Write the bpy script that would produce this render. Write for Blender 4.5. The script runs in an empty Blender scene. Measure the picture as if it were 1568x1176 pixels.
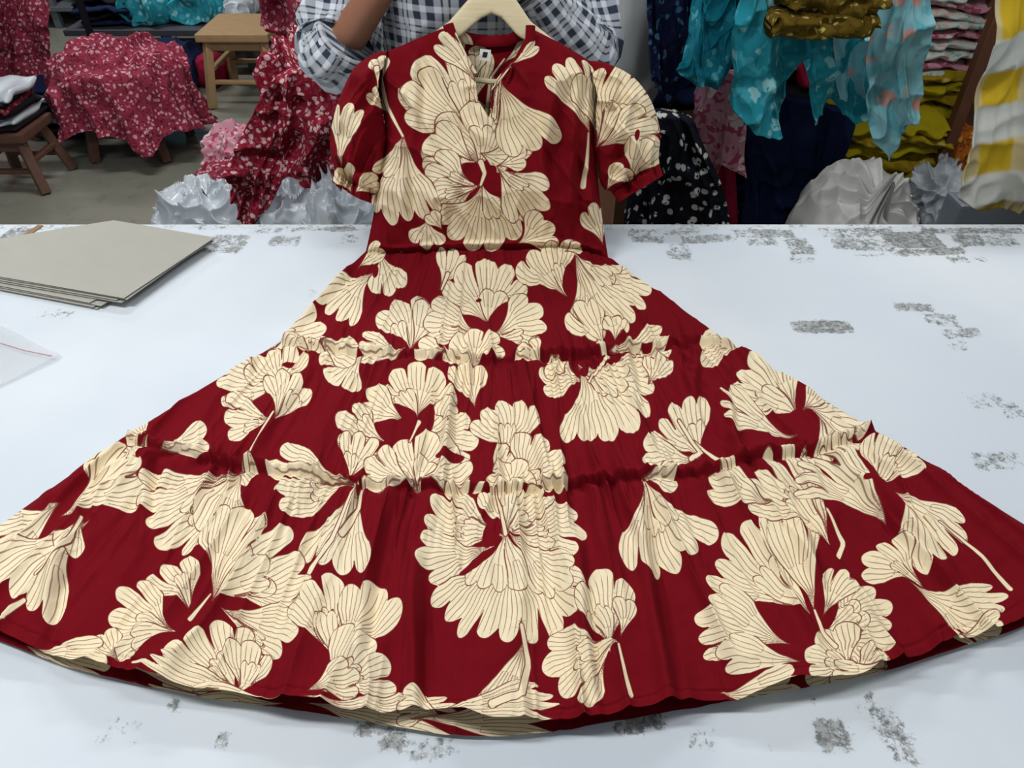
import bpy, bmesh, math, random
import numpy as np
from mathutils import Vector, Matrix
random.seed(3)
FPX=1164.0; PIT=math.radians(40); CZ=1.55; TZ=0.85
cP,sP=math.cos(PIT),math.sin(PIT)
SC=bpy.context.scene
try:
    SC.view_settings.view_transform='Standard'
    SC.view_settings.look='None'
except Exception: pass

# ------------------------------------------------------------ measuring helpers
def ray(px,py):
    a=(np.asarray(px,float)-800)/FPX; b=(np.asarray(py,float)-600)/FPX
    return a, cP-b*sP, -sP-b*cP
def on_z(px,py,z):
    dx,dy,dz=ray(px,py); t=(z-CZ)/dz
    return np.array([dx*t,dy*t,CZ+dz*t])
def at(px,py,Y):
    dx,dy,dz=ray(px,py); t=Y/dy
    return np.array([dx*t,dy*t,CZ+dz*t])
# ------------------------------------------------------------ noise
def _h(ix,iy,iz,seed):
    n=(ix*374761393+iy*668265263+iz*1442695041+seed*982451653)&0xffffffff
    n=((n^(n>>13))*1274126177)&0xffffffff
    n=((n^(n>>15))*2246822519)&0xffffffff
    n=n^(n>>16)
    return n/4294967295.0
def vn(x,y,z=0.0,seed=0):
    x,y,z=np.broadcast_arrays(np.asarray(x,float),np.asarray(y,float),np.asarray(z,float))
    ix=np.floor(x).astype(np.int64);iy=np.floor(y).astype(np.int64);iz=np.floor(z).astype(np.int64)
    fx=x-ix;fy=y-iy;fz=z-iz
    fx=fx*fx*fx*(fx*(fx*6-15)+10);fy=fy*fy*fy*(fy*(fy*6-15)+10);fz=fz*fz*fz*(fz*(fz*6-15)+10)
    r=0
    for a in (0,1):
        for b in (0,1):
            for c in (0,1):
                r=r+_h(ix+a,iy+b,iz+c,seed)*(fx if a else 1-fx)*(fy if b else 1-fy)*(fz if c else 1-fz)
    return r
def ridge(x,y,z=0.0,seed=0):
    return 1-np.abs(2*vn(x,y,z,seed)-1)
def fbm(x,y,z=0.0,seed=0,o=3):
    s=0;a=1;t=0
    for i in range(o):
        s=s+a*vn(x*2**i,y*2**i,np.asarray(z)*2**i,seed+i*7);t+=a;a*=.5
    return s/t
# ------------------------------------------------------------ material helpers
def lin(c):
    return tuple(((v/255)/12.92 if v/255<=.04045 else ((v/255+.055)/1.055)**2.4) for v in c)+(1,)
class NT:
    def __init__(s,name):
        s.m=bpy.data.materials.new(name); s.m.use_nodes=True
        s.t=s.m.node_tree; s.b=s.t.nodes['Principled BSDF']
    def n(s,ty,**k):
        nd=s.t.nodes.new(ty)
        for a,v in k.items(): setattr(nd,a,v)
        return nd
    def l(s,a,b): s.t.links.new(a,b)
    def math(s,op,a,b=None,clamp=False):
        nd=s.n('ShaderNodeMath',operation=op); nd.use_clamp=clamp
        for i,v in enumerate((a,b)):
            if v is None: continue
            if isinstance(v,(int,float)): nd.inputs[i].default_value=v
            else: s.l(v,nd.inputs[i])
        return nd.outputs[0]
    def step(s,v,lo,hi,o0=0.0,o1=1.0):
        nd=s.n('ShaderNodeMapRange',interpolation_type='SMOOTHSTEP')
        s.l(v,nd.inputs[0]); nd.inputs[1].default_value=lo; nd.inputs[2].default_value=hi
        nd.inputs[3].default_value=o0; nd.inputs[4].default_value=o1
        return nd.outputs[0]
    def mix(s,f,a,b):
        nd=s.n('ShaderNodeMix',data_type='RGBA')
        if isinstance(f,(int,float)): nd.inputs[0].default_value=f
        else: s.l(f,nd.inputs[0])
        for i,v in ((6,a),(7,b)):
            if isinstance(v,tuple): nd.inputs[i].default_value=v
            else: s.l(v,nd.inputs[i])
        return nd.outputs[2]
    def noise(s,vec,scale,detail=2,rough=.5):
        nd=s.n('ShaderNodeTexNoise'); nd.inputs['Scale'].default_value=scale
        nd.inputs['Detail'].default_value=detail; nd.inputs['Roughness'].default_value=rough
        if vec is not None: s.l(vec,nd.inputs['Vector'])
        return nd
    def obj(s): return s.n('ShaderNodeTexCoord').outputs['Object']
    def bump(s,h,str_=.2,dist=.002):
        nd=s.n('ShaderNodeBump'); nd.inputs['Strength'].default_value=str_; nd.inputs['Distance'].default_value=dist
        s.l(h,nd.inputs['Height']); s.l(nd.outputs[0],s.b.inputs['Normal'])
    def col(s,c):
        if isinstance(c,tuple): s.b.inputs['Base Color'].default_value=c
        else: s.l(c,s.b.inputs['Base Color'])
    def rough(s,r): s.b.inputs['Roughness'].default_value=r
    def spec(s,r): s.b.inputs['Specular IOR Level'].default_value=r
def m_plain(name,c,rough=.8,var=.18,scale=8,metal=0,bump=0.0,bs=60):
    k=NT(name); o=k.obj(); n=k.noise(o,scale,3)
    L=lin(c); D=tuple(v*(1-var) for v in L[:3])+(1,); H=tuple(min(1,v*(1+var)) for v in L[:3])+(1,)
    k.col(k.mix(n.outputs[0],D,H)); k.rough(rough); k.b.inputs['Metallic'].default_value=metal
    if rough>.75: k.spec(.15)
    if bump: k.bump(k.noise(o,bs,3).outputs[0],bump,.004)
    return k.m
def m_print(name,base,fg,fg2=None,scale=22,thr=.42,dist=.05,rough=.9):
    k=NT(name); o=k.obj()
    n=k.noise(o,scale*.8,2)
    va=k.n('ShaderNodeVectorMath',operation='SCALE'); k.l(n.outputs['Color'],va.inputs[0]); va.inputs['Scale'].default_value=dist
    vb=k.n('ShaderNodeVectorMath',operation='ADD'); k.l(o,vb.inputs[0]); k.l(va.outputs[0],vb.inputs[1])
    v=k.n('ShaderNodeTexVoronoi'); v.inputs['Scale'].default_value=scale; k.l(vb.outputs[0],v.inputs['Vector'])
    v2=k.n('ShaderNodeTexVoronoi'); v2.inputs['Scale'].default_value=scale*2.7; k.l(vb.outputs[0],v2.inputs['Vector'])
    m1=k.step(v.outputs['Distance'],thr-.05,thr+.05,1,0)
    m1b=k.step(v2.outputs['Distance'],.25,.33,0,1)
    m2=k.step(k.noise(vb.outputs[0],scale*1.7,1).outputs[0],.55,.6,0,.8)
    c=k.mix(m2,lin(base),lin(fg2 or fg)); c=k.mix(k.math('MULTIPLY',m1,m1b),c,lin(fg))
    k.col(c); k.rough(rough); k.spec(.15); return k.m
# ------------------------------------------------------------ mesh helpers
def mesh_np(name,V,Q,mat=None,smooth=True,uv=None,link=True):
    V=np.asarray(V,np.float32).reshape(-1,3); Q=np.asarray(Q,np.int32).reshape(-1,4)
    me=bpy.data.meshes.new(name)
    me.vertices.add(len(V)); me.vertices.foreach_set('co',V.ravel())
    me.loops.add(Q.size); me.loops.foreach_set('vertex_index',Q.ravel())
    me.polygons.add(len(Q)); me.polygons.foreach_set('loop_start',np.arange(0,Q.size,4,dtype=np.int32))
    try: me.polygons.foreach_set('loop_total',np.full(len(Q),4,np.int32))
    except Exception: pass
    if smooth: me.polygons.foreach_set('use_smooth',np.ones(len(Q),bool))
    me.update(calc_edges=True)
    if uv is not None:
        l=me.uv_layers.new(name='UVMap'); l.data.foreach_set('uv',np.asarray(uv,np.float32)[Q.ravel()].ravel())
    me.validate()
    ob=bpy.data.objects.new(name,me)
    SC.collection.objects.link(ob)
    if mat: me.materials.append(mat)
    return ob
def gridq(nr,nc,off=0,wrap=False):
    r=np.arange(nr-1)[:,None]; c=np.arange(nc if wrap else nc-1)[None,:]
    c2=(c+1)%nc
    return np.stack([r*nc+c,r*nc+c2,(r+1)*nc+c2,(r+1)*nc+c],-1).reshape(-1,4)+off
def from_bm(name,bm,mat=None,smooth=False):
    me=bpy.data.meshes.new(name); bm.to_mesh(me); bm.free()
    ob=bpy.data.objects.new(name,me); SC.collection.objects.link(ob)
    if mat: me.materials.append(mat)
    for p in me.polygons: p.use_smooth=smooth
    return ob
def add_box(bm,lo,hi,rot=0,bev=.004,mi=0):
    lo=Vector(lo);hi=Vector(hi);c=(lo+hi)/2;s=hi-lo
    M=Matrix.Translation(c)@Matrix.Rotation(rot,4,'Z')@Matrix.Diagonal((s.x,s.y,s.z,1))
    r=bmesh.ops.create_cube(bm,size=1,matrix=M)
    if bev:
        es=list({e for v in r['verts'] for e in v.link_edges})
        b=bmesh.ops.bevel(bm,geom=es,offset=bev,segments=2,affect='EDGES',profile=.7)
def beam(bm,a,b,w,d=None,bev=.003):
    a=Vector(a);b=Vector(b);d=d or w;L=(b-a).length
    q=(b-a).to_track_quat('Z','Y').to_matrix().to_4x4()
    M=Matrix.Translation((a+b)/2)@q@Matrix.Diagonal((w,d,L,1))
    r=bmesh.ops.create_cube(bm,size=1,matrix=M)
    if bev: bmesh.ops.bevel(bm,geom=list({e for v in r['verts'] for e in v.link_edges}),offset=bev,segments=1,affect='EDGES')
def empty(name,loc=(0,0,0)):
    e=bpy.data.objects.new(name,None); e.location=loc; SC.collection.objects.link(e); return e
def parent(ch,p):
    ch.parent=p; ch.matrix_parent_inverse=Matrix.Translation(p.location).inverted(); return ch
def resample(pts,n,arc=True):
    p=np.asarray(pts,float); d=np.r_[0,np.cumsum(np.linalg.norm(np.diff(p,axis=0),axis=1))]; d/=d[-1]
    u=np.linspace(0,1,n); X=np.interp(u,d,p[:,0]); Y=np.interp(u,d,p[:,1])
    k=max(1,n//50)
    if k>1 and len(pts)>2:
        ker=np.ones(2*k+1)/(2*k+1)
        def sm(a):
            e=np.r_[2*a[0]-a[1:k+1][::-1],a,2*a[-1]-a[-k-1:-1][::-1]]
            return np.convolve(e,ker,'valid')
        X,Y=sm(X),sm(Y)
    return np.stack([X,Y],-1)
def rowsurf(rows,nu,segs,smooth=False):
    R=np.stack([resample(r,nu) for r in rows]); out=[]; vv=[]
    n=len(R)
    for i in range(n-1):
        t=np.linspace(0,1,segs[i]+1)[:-1] if i<n-2 else np.linspace(0,1,segs[i]+1)
        t=t[:,None,None]
        if smooth:
            p0=R[max(i-1,0)];p1=R[i];p2=R[i+1];p3=R[min(i+2,n-1)]
            q=.5*((2*p1)+(-p0+p2)*t+(2*p0-5*p1+4*p2-p3)*t**2+(-p0+3*p1-3*p2+p3)*t**3)
        else: q=R[i]*(1-t)+R[i+1]*t
        out.append(q); vv.append(i+t[:,0,0])
    G=np.concatenate(out); v=np.concatenate(vv)
    return G[...,0],G[...,1],np.repeat(v[:,None],nu,1),np.repeat(np.linspace(0,1,nu)[None],len(v),0)

# ------------------------------------------------------------ dress surface (table plane blending into held-up bodice plane)
TH=math.radians(62); YW=float(on_z(800,404,TZ+.006)[1])
def S(px,py,off=0.0,base=0.0):
    dx,dy,dz=ray(px,py)
    t1=(TZ+.006+base-CZ)/np.minimum(dz,-.02)
    ny,nz=-math.sin(TH),math.cos(TH)
    t2=(ny*YW+nz*(TZ+.006-CZ)+base)/(ny*dy+nz*dz)
    k=.02
    t1c=np.minimum(t1,t2+2)
    h=np.clip(.5+.5*(t2-t1c)/k,0,1); t=t2*(1-h)+t1c*h-k*h*(1-h)
    w=1/(1+np.exp(-(t1c-t2)/.02))
    Ny=w*ny;Nz=(1-w)+w*nz; L=np.sqrt(Ny**2+Nz**2)
    return np.stack([dx*t,dy*t+off*Ny/L,CZ+dz*t+off*Nz/L],-1)

# ------------------------------------------------------------ print design : fans (apex x,y, tip x,y, spread, lobes)
FANS=[
# bodice
(752,215,688,92,75,4),(752,205,640,152,48,3),(752,262,745,165,150,5),(745,255,665,225,70,3),(750,240,795,255,60,2),
(752,292,668,268,62,3),(752,288,680,320,55,2),(754,285,757,388,105,6),(775,262,842,330,62,4),(775,262,820,250,50,2),
(783,128,832,240,48,3),(632,212,636,345,50,5),(632,215,600,275,36,2),(668,345,664,390,90,3),(690,360,672,335,60,2),
(805,384,862,352,70,3),(918,215,882,98,40,4),(930,232,985,118,85,6),(932,232,1022,190,50,3),
(985,285,1008,222,60,3),(950,300,975,262,60,2),(942,385,924,322,50,3),(534,264,545,166,34,3),(556,300,534,262,60,2),
(560,300,592,280,60,2),(600,130,590,90,50,2),(612,182,585,140,44,2),(745,128,695,55,44,3),(795,112,838,72,26,2),(758,130,752,92,60,2),
# tier 1
(594,425,508,490,50,5),(597,398,612,460,62,3),(560,420,598,388,50,2),(415,548,497,500,62,4),(480,560,500,540,90,3),
(688,458,712,390,44,3),(642,550,640,468,92,4),(642,552,562,545,44,3),(642,545,672,480,40,2),(760,508,742,418,115,6),
(748,525,664,500,60,3),(765,525,846,500,70,4),(745,572,737,518,150,5),(700,560,650,545,60,2),(886,468,838,388,70,4),
(896,402,985,508,74,7),(880,395,905,385,70,2),(948,556,900,484,46,3),(948,558,1045,535,42,3),(960,540,960,500,80,3),(1155,552,1098,532,100,3),
(852,572,812,545,70,3),(1010,600,1020,552,80,3),
# tier 2
(455,600,340,592,50,4),(440,612,430,545,110,5),(430,662,350,652,60,3),(430,664,462,590,66,4),(572,556,520,602,74,3),(500,548,560,560,60,2),
(650,655,655,578,115,5),(632,660,570,622,54,2),(600,690,532,660,70,3),(545,752,575,682,62,4),(662,688,738,668,95,4),
(655,770,645,682,150,6),(650,760,575,725,60,3),(655,760,735,735,50,3),(740,638,728,568,60,3),(790,722,786,632,80,5),(765,757,812,712,60,3),(800,765,870,705,86,4),
(800,768,800,722,160,4),(918,602,848,590,62,3),(905,572,985,672,96,7),(1012,605,1036,562,66,3),(1098,722,1045,638,66,5),(1098,722,1008,712,40,2),
(1245,655,1170,576,84,6),(1250,650,1290,610,60,3),(1245,692,1125,635,26,4),(1262,648,1345,690,84,6),(1250,645,1340,660,40,3),
(248,702,327,688,44,2),(235,690,200,668,80,3),(885,590,860,570,90,2),
# tier 3
(238,690,150,750,66,4),(90,808,225,732,42,5),(95,785,-10,850,44,4),(142,812,15,935,46,5),(130,815,105,865,60,2),
(372,735,232,822,54,5),(385,724,330,838,48,3),(372,735,400,750,90,2),(562,755,430,758,54,4),(560,765,520,896,50,4),
(330,948,440,838,92,7),(330,945,380,802,34,3),(300,962,262,876,62,3),(280,995,172,960,84,5),(345,958,455,1010,60,4),(370,1092,290,1012,110,6),(370,1092,400,1010,60,3),(190,1040,150,1000,80,3),
(530,1045,500,918,58,4),(528,1045,592,925,48,3),(505,1095,595,1020,70,4),(480,1090,560,1060,50,3),
(785,850,820,760,95,6),(788,845,668,808,58,4),(775,860,660,880,44,3),(790,838,800,1004,96,9),(790,838,905,850,58,4),(790,838,885,915,36,3),
(955,1032,935,912,52,3),(968,1012,862,1062,76,4),(970,1008,975,950,40,2),(825,1000,780,1135,36,4),
(1004,748,1052,892,60,5),(1004,748,1060,752,60,2),(1265,965,1148,838,60,6),(1272,965,1232,805,30,3),(1235,1015,1098,965,50,5),(1250,1045,1130,1020,34,3),
(1280,1000,1392,975,100,7),(1282,970,1318,895,44,3),(1335,1055,1270,1010,100,4),(1335,1055,1380,1030,80,3),
(1300,852,1195,728,52,6),(1205,792,1108,752,44,3),(1385,822,1265,718,40,6),(1368,765,1405,692,84,5),(1385,758,1478,872,50,6),
(1442,922,1368,858,56,4),(1415,915,1550,972,40,6),(1500,990,1560,985,60,3),
# hem facing
(40,1010,160,1052,50,4),(470,1112,230,1068,22,6),(450,1100,300,1095,20,4),(470,1100,700,1140,26,7),(690,1120,620,1100,60,3),(640,1125,860,1115,24,6),(1120,1080,1240,1085,40,3),(1390,1045,1300,1065,40,3),
]
HOLES=[(764,272,12,12),(758,512,15,7),(626,664,13,13),(768,838,13,24),(312,955,16,18),(1240,652,9,7),(1232,985,16,12),(705,715,22,8),(915,584,7,9),(590,428,4,9),(455,575,11,4),(1010,545,10,4),(990,215,4,10),(1350,760,9,5),(748,470,5,3)]
STEMS=[([(632,215),(605,165),(592,110)],4),([(918,210),(916,250),(910,292)],4),([(752,290),(758,272),(752,255)],4),([(430,655),(405,695),(386,732)],4),
([(815,985),(826,1040),(815,1095),(770,1110)],6),([(965,1015),(975,1060),(984,1095)],4),([(1465,820),(1520,865),(1575,925)],4),([(1085,690),(1115,720),(1135,738)],4),
([(1272,955),(1285,990),(1305,1010)],4),([(560,760),(520,850),(485,900)],4),([(570,745),(562,800),(535,840)],4),([(690,455),(700,430)],3),([(920,600),(950,565),(935,545)],4),
([(1290,800),(1318,850),(1310,870)],4),([(40,940),(0,975),(-30,990)],5),([(130,812),(115,850),(60,900)],4),([(783,125),(775,190)],3),([(800,100),(778,130),(772,185)],3),
([(1060,660),(1095,712),(1080,720)],4),([(762,757),(742,772)],4),([(775,765),(790,840)],3),([(640,690),(655,660)],3),([(330,930),(300,975)],3)]
def print_field(X,Y):
    sh=X.shape; X=X.ravel().astype(float).copy();Y=Y.ravel().astype(float).copy()
    Xw=X+2.2*np.sin(Y/23+1.3)+1.2*np.sin((X+Y)/13); Yw=Y+2.0*np.sin(X/25+.6)+1.1*np.sin((X-Y)/15)
    Fd=np.full(X.shape,60.0);P=np.full(X.shape,20.0);O=np.full(X.shape,20.0)
    rnd=random.Random(11); lst=[]
    for f in FANS:
        ax,ay,tx,ty,sp,n=f; sp=min(sp*1.2,175)
        tx=ax+(tx-ax)*1.03; ty=ay+(ty-ay)*1.03
        R=math.hypot(tx-ax,ty-ay)
        n=max(2,n)
        lst.append((ax,ay,tx,ty,sp,n,0))
        if R>75 and sp>60:
            th=math.atan2(ty-ay,tx-ax)
            for k in range(1 if R<110 else 2):
                a=th+math.radians(sp)*rnd.uniform(-.3,.3); r=R*rnd.uniform(.5,.7)
                lst.append((ax,ay,ax+r*math.cos(a),ay+r*math.sin(a),sp*rnd.uniform(.35,.5),rnd.choice([2,3]),1))
    for fi,(ax,ay,tx,ty,sp,n,sub) in enumerate(lst):
        R=math.hypot(tx-ax,ty-ay); th=math.atan2(ty-ay,tx-ax); al=math.radians(sp)/2
        idx=np.nonzero((np.abs(Xw-ax)<R*1.15+8)&(np.abs(Yw-ay)<R*1.15+8))[0]
        bend=rnd.uniform(-.16,.16); amps=[rnd.uniform(-.06,.05) for _ in range(n)]
        cuts=[(rnd.random(),rnd.uniform(.62,.84),rnd.uniform(.02,.05)) for _ in range(n)]
        if len(idx)==0: continue
        dx=Xw[idx]-ax;dy=Yw[idx]-ay; r=np.hypot(dx,dy)+1e-6
        ph=(np.arctan2(dy,dx)-th+math.pi)%(2*math.pi)-math.pi
        rr=np.clip(r/R,0,1); ph=ph-bend*rr**2+bend*.6
        alr=al*(.26+.74*np.clip(rr*1.6,0,1)**.85) if not sub else al*np.ones_like(r)
        q=ph/alr; qc=np.clip(q,-1,1)
        lob=np.abs(np.sin(math.pi*n*(qc+1)/2)); li=np.clip(((qc+1)/2*n).astype(int),0,n-1)
        Ro=R*(1.03+np.array(amps)[li]-.16*np.abs(qc)**2.5-.15*(1-lob**.62))
        sd=np.maximum(r-Ro,(np.abs(ph)-alr)*r*.9)
        if not sub and n>=3:
            for c in range(1,n):
                if cuts[c][0]<.5:
                    _,dep,w=cuts[c]
                    qq=(ph-(2*c/n-1)*alr)*r
                    cut=w*R*np.clip((r/R-dep)/(1-dep),0,1.3)**1.3-np.abs(qq)
                    cut=np.where(r/R>dep,cut,-np.hypot(qq,(dep-r/R)*R))
                    sd=np.maximum(sd,np.maximum(cut,-30))
        N=max(4,2*int(round(2*al*R/10/2)))
        Nn=np.where(rr>.5,N,N/2)
        spc=2*alr*r/Nn
        pv=np.sin(math.pi*Nn*(q+1)/2)*np.maximum(spc/math.pi,1.1)
        pv=np.where((rr>.93),pv+np.sign(pv+1e-9)*(rr-.93)*40,pv)
        ins=sd<0
        P[idx]=np.where(ins,pv,P[idx])
        if sub:
            near=np.abs(sd)<np.abs(O[idx]); inn=Fd[idx]<-1
            O[idx]=np.where(ins&~near,12,O[idx]); O[idx]=np.where(near&inn,sd,O[idx])
        else:
            O[idx]=np.where(ins,np.maximum(-sd,0.01)*-1,np.where(sd<np.abs(O[idx]),sd,O[idx]))
            Fd[idx]=np.minimum(Fd[idx],sd)
    for (hx,hy,ra,rb) in HOLES:
        e=np.hypot((Xw-hx+.25*(Yw-hy))/ra,(Yw-hy)/rb); Fd=np.maximum(Fd,(1-e)*min(ra,rb))
    for pts,w in STEMS:
        p=resample(pts,14)
        bx=(X>p[:,0].min()-15)&(X<p[:,0].max()+15)&(Y>p[:,1].min()-15)&(Y<p[:,1].max()+15); ii=np.nonzero(bx)[0]
        if len(ii)==0: continue
        x=X[ii];y=Y[ii];D=np.full(x.shape,60.0)
        for i in range(13):
            a=p[i];b=p[i+1];L2=((b-a)**2).sum()+1e-6
            t=np.clip(((x-a[0])*(b[0]-a[0])+(y-a[1])*(b[1]-a[1]))/L2,0,1)
            D=np.minimum(D,np.hypot(x-a[0]-t*(b[0]-a[0]),y-a[1]-t*(b[1]-a[1]))-w*(.6+.6*(i+t)/13))
        P[ii]=np.where(D<0,20,P[ii]); O[ii]=np.where(D<0,D,np.where(D<np.abs(O[ii]),D,O[ii]))
        Fd[ii]=np.minimum(Fd[ii],D)
    return np.stack([Fd,P,O],-1)

parts=[]; base=0
DV=[];DQ=[];DA=[]
def dress_add(X,Y,off,b0=0.0,keep=None,pcoord=None):
    global base
    V=S(X,Y,off,b0); nr,nc=X.shape; q=gridq(nr,nc)
    if keep is not None:
        k=keep.ravel(); q=q[k[q].all(1)]
    DV.append(V.reshape(-1,3)); DQ.append(q+base); base+=nr*nc
    A=print_field(*(pcoord or (X,Y))); DA.append(A)

WAIST=[(572,392),(606,394),(640,393),(700,388),(800,386),(870,383),(915,390),(950,402)]
SEAM1=[(437,535),(500,550),(560,556),(640,558),(700,562),(760,565),(860,562),(940,557),(1000,550),(1060,543),(1110,538),(1152,545)]
SEAM2=[(190,685),(250,703),(340,724),(400,735),(480,748),(580,762),(650,762),(740,768),(820,767),(900,760),(1000,750),(1100,745),(1160,725),(1250,712),(1370,675)]
HEM=[(-95,888),(-90,930),(-60,962),(0,988),(60,1012),(130,1043),(165,1038),(200,1054),(240,1064),(300,1080),(370,1084),(440,1104),(480,1098),(520,1108),(600,1120),(625,1110),(650,1094),(680,1106),(740,1128),(800,1136),(850,1120),(900,1128),(1000,1113),(1060,1101),(1110,1084),(1140,1094),(1180,1090),(1210,1070),(1300,1066),(1370,1048),(1400,1030),(1430,1030),(1490,998),(1560,985),(1620,962),(1672,915),(1668,862)]
BHEM=[(-100,900),(-85,955),(-40,988),(0,1000),(70,1030),(130,1050),(190,1063),(330,1094),(480,1113),(600,1133),(700,1149),(800,1151),(870,1143),(1000,1121),(1100,1104),(1200,1085),(1380,1052),(1500,1012),(1600,982),(1670,935),(1672,880)]
def gathers(X,Y,d,seed,below,above,ang=0,am=1.0):
    env=np.where(d>0,np.exp(-d/below),np.exp(d/above))
    gx=X-ang*d
    g=ridge(gx/19+vn(X/40,Y/60,0,2)*1.5,Y/160,0,seed)**1.4
    g2=vn(gx/7,Y/40,0,seed+8)
    o=am*env*(.014*(g-.4)+.0055*(g2-.5))
    fr=np.exp(-((d+5)/4.2)**2); o+=fr*(.004+.009*vn(X/6.5,Y/9,0,seed+3))
    o-=.006*np.exp(-((d-2)/2.6)**2)
    return o
def crease(X,Y,lst):
    o=0
    for (xa,ya,xb,yb,wd,h_) in lst:
        L=math.hypot(xb-xa,yb-ya); t=((X-xa)*(xb-xa)+(Y-ya)*(yb-ya))/L**2; tc=np.clip(t,0,1)
        dd=((X-xa)*(yb-ya)-(Y-ya)*(xb-xa))/L+6*np.sin(t*3+xa)
        e=np.exp(-((t-tc)*L/30)**2)*np.sin(np.clip(.15+.7*tc,0,1)*math.pi)
        o=o+h_*e*np.exp(-(dd/wd)**2)-h_*.5*e*np.exp(-((dd-wd*1.6)/(wd*.8))**2)
    return o
NU=1000
X,Y,v,u=rowsurf([WAIST,SEAM1,SEAM2,HEM],NU,[105,125,190])
s1=resample(WAIST,NU)[:,1];s2=resample(SEAM1,NU)[:,1];s3=resample(SEAM2,NU)[:,1];s4=resample(HEM,NU)[:,1]
w=np.clip((Y-390)/720,0,1)
ang=(X-760)/(Y-150)
ti=np.floor(v).astype(int).clip(0,2)
fl=ridge(ang*6+vn(ang*3,w*2,0,5)*.8,w*1.3,0,21)
fl3=np.array([0,31,57])[ti]; ampt=np.array([.9,1.1,1.1])[ti]
tv=v-ti; tin=np.clip(tv/.06,0,1)*np.clip((1-tv)/.04,0,1) ; tin=np.where(ti==2,np.clip(tv/.06,0,1),tin)
f4=ridge(ang*15+fl3+vn(ang*5,w*3,0,6)*.6,w*1.7+fl3,0,9)**2.2
f5=ridge(ang*31+fl3,w*3+fl3,0,10)**2
off=(.001+.010*w)*fl+tin*ampt*((.005+.010*w)*f4+(.004+.005*w)*f5*np.exp(-tv*1.2))
off+=.007*(fbm(X/70+Y/200,Y/60,0,41)-.5)
off+=gathers(X,Y,Y-s1[None],5,45,5,.3*ang,.8)*(Y-s1[None]>=0)
off+=gathers(X,Y,Y-s2[None],16,65,22,.6*ang)
off+=gathers(X,Y,Y-s3[None],18,85,26,.8*ang,1.15)
off+=crease(X,Y,[(1000,790,1040,1110,13,.016),(655,890,640,1095,12,.015),(240,720,215,830,9,.009),(1080,560,1090,640,9,.010),(1130,640,1160,725,8,.011),(980,580,1010,680,9,.009),(560,420,470,500,8,.008),(880,420,1000,560,8,.008),(1340,720,1470,900,12,.013),(470,590,400,720,9,.009),(905,880,930,1110,10,.010),(1210,770,1290,940,11,.011),(700,600,690,740,9,.006),(590,800,560,1080,12,.010),(120,830,60,980,11,.010),(830,600,850,750,9,.006)])
dh=s4[None]-Y
off+=np.exp(-dh/30)*(.010*vn(X/60,0,0,77)**2)
off-=.0018*np.exp(-((dh-15)/1.6)**2)
ed=1-np.abs(2*u-1)
edge=np.clip(ed/.012,0,1)**.5
off=np.maximum(off,-.002)
mb=.010*w
dress_add(X,Y,(off-mb)*edge,(.004+.004*np.clip(w*2,0,1)+mb)*edge)
# back hem layer
rows=[[(x,y-75) for x,y in HEM],[(x,y-20) for x,y in HEM],BHEM]
rows[0][0]=(-60,885);rows[0][-1]=(1640,860)
X,Y,v,u=rowsurf(rows,NU,[12,40])
off=.0015+.003*vn(X/60,Y/80,0,15)+.003*ridge(X/33,Y/200,0,4)*np.clip(v-1,0,1)
dress_add(X,Y,np.minimum(off,.006)-.004)
# bodice front / back
BR=[WAIST,[(581,350),(760,350),(942,350)],[(589,300),(760,300),(936,300)],[(597,245),(760,245),(931,245)],[(602,205),(760,205),(929,205)],[(596,150),(760,150),(931,150)],[(598,105),(760,100),(926,118)],
    [(606,80),(650,62),(690,45),(755,36),(825,42),(880,70),(922,96)]]
X,Y,v,u=rowsurf(BR,280,[30,28,30,22,30,26,34],True)
q=2*u-1
hp=np.clip(v/2,0,1)
bul=np.sqrt(np.clip(1-q**2,0,1))
sh_=np.clip((7-v)/1.2,0,1)**.5
eg=np.clip((1-np.abs(q))/.08,0,1)
wr=ridge(X/60+Y/170,Y/120-X/300,0,33)*.014+fbm(X/45,Y/60,0,3)*.014+.014*ridge(X/34-Y/50,Y/90,0,12)**3
wr=wr+crease(X,Y,[(650,80,640,230,9,.010),(880,100,850,240,10,.013),(905,130,890,300,8,.012),(620,230,640,370,8,.009),(900,260,880,370,9,.010),(820,180,860,340,9,.008),(660,240,720,330,8,.006),(690,330,700,385,6,.007),(860,330,850,380,6,.007)])
d=Y-resample(WAIST,280)[:,1][None]
gz=gathers(X,Y,d-0,5,40,22)
off=wr*hp*eg*sh_+gz*eg+.001
b0=.004+(.026*hp*sh_)*bul
NECK=np.array([(712,48),(728,88),(743,120),(748,158),(764,186),(771,165),(780,130),(800,102),(824,74),(824,30),(700,20)],float)
def inpoly(X,Y,P):
    r=np.zeros(X.shape,bool); n=len(P)
    for i in range(n):
        x1,y1=P[i];x2,y2=P[(i+1)%n]
        c=((y1>Y)!=(y2>Y)); xi=(x2-x1)*(Y-y1)/((y2-y1)+1e-9)+x1
        r^=c&(X<xi)
    return r
dress_add(X,Y,off,b0,keep=~inpoly(X,Y,NECK))
Xb,Yb,offb=X.copy(),Y.copy(),-(.034*hp*np.clip((7.1-v)/1.2,0,1)**.5*bul)
dip=((Yb<44+12*np.sqrt(np.clip(1-((Xb-762)/62)**2,0,1)))&(np.abs(Xb-762)<62))
dress_add(Xb,Yb,offb*0,offb-.001+.004*(1-hp)-.003,keep=~dip,pcoord=(Xb+12,Yb+8))
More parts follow.
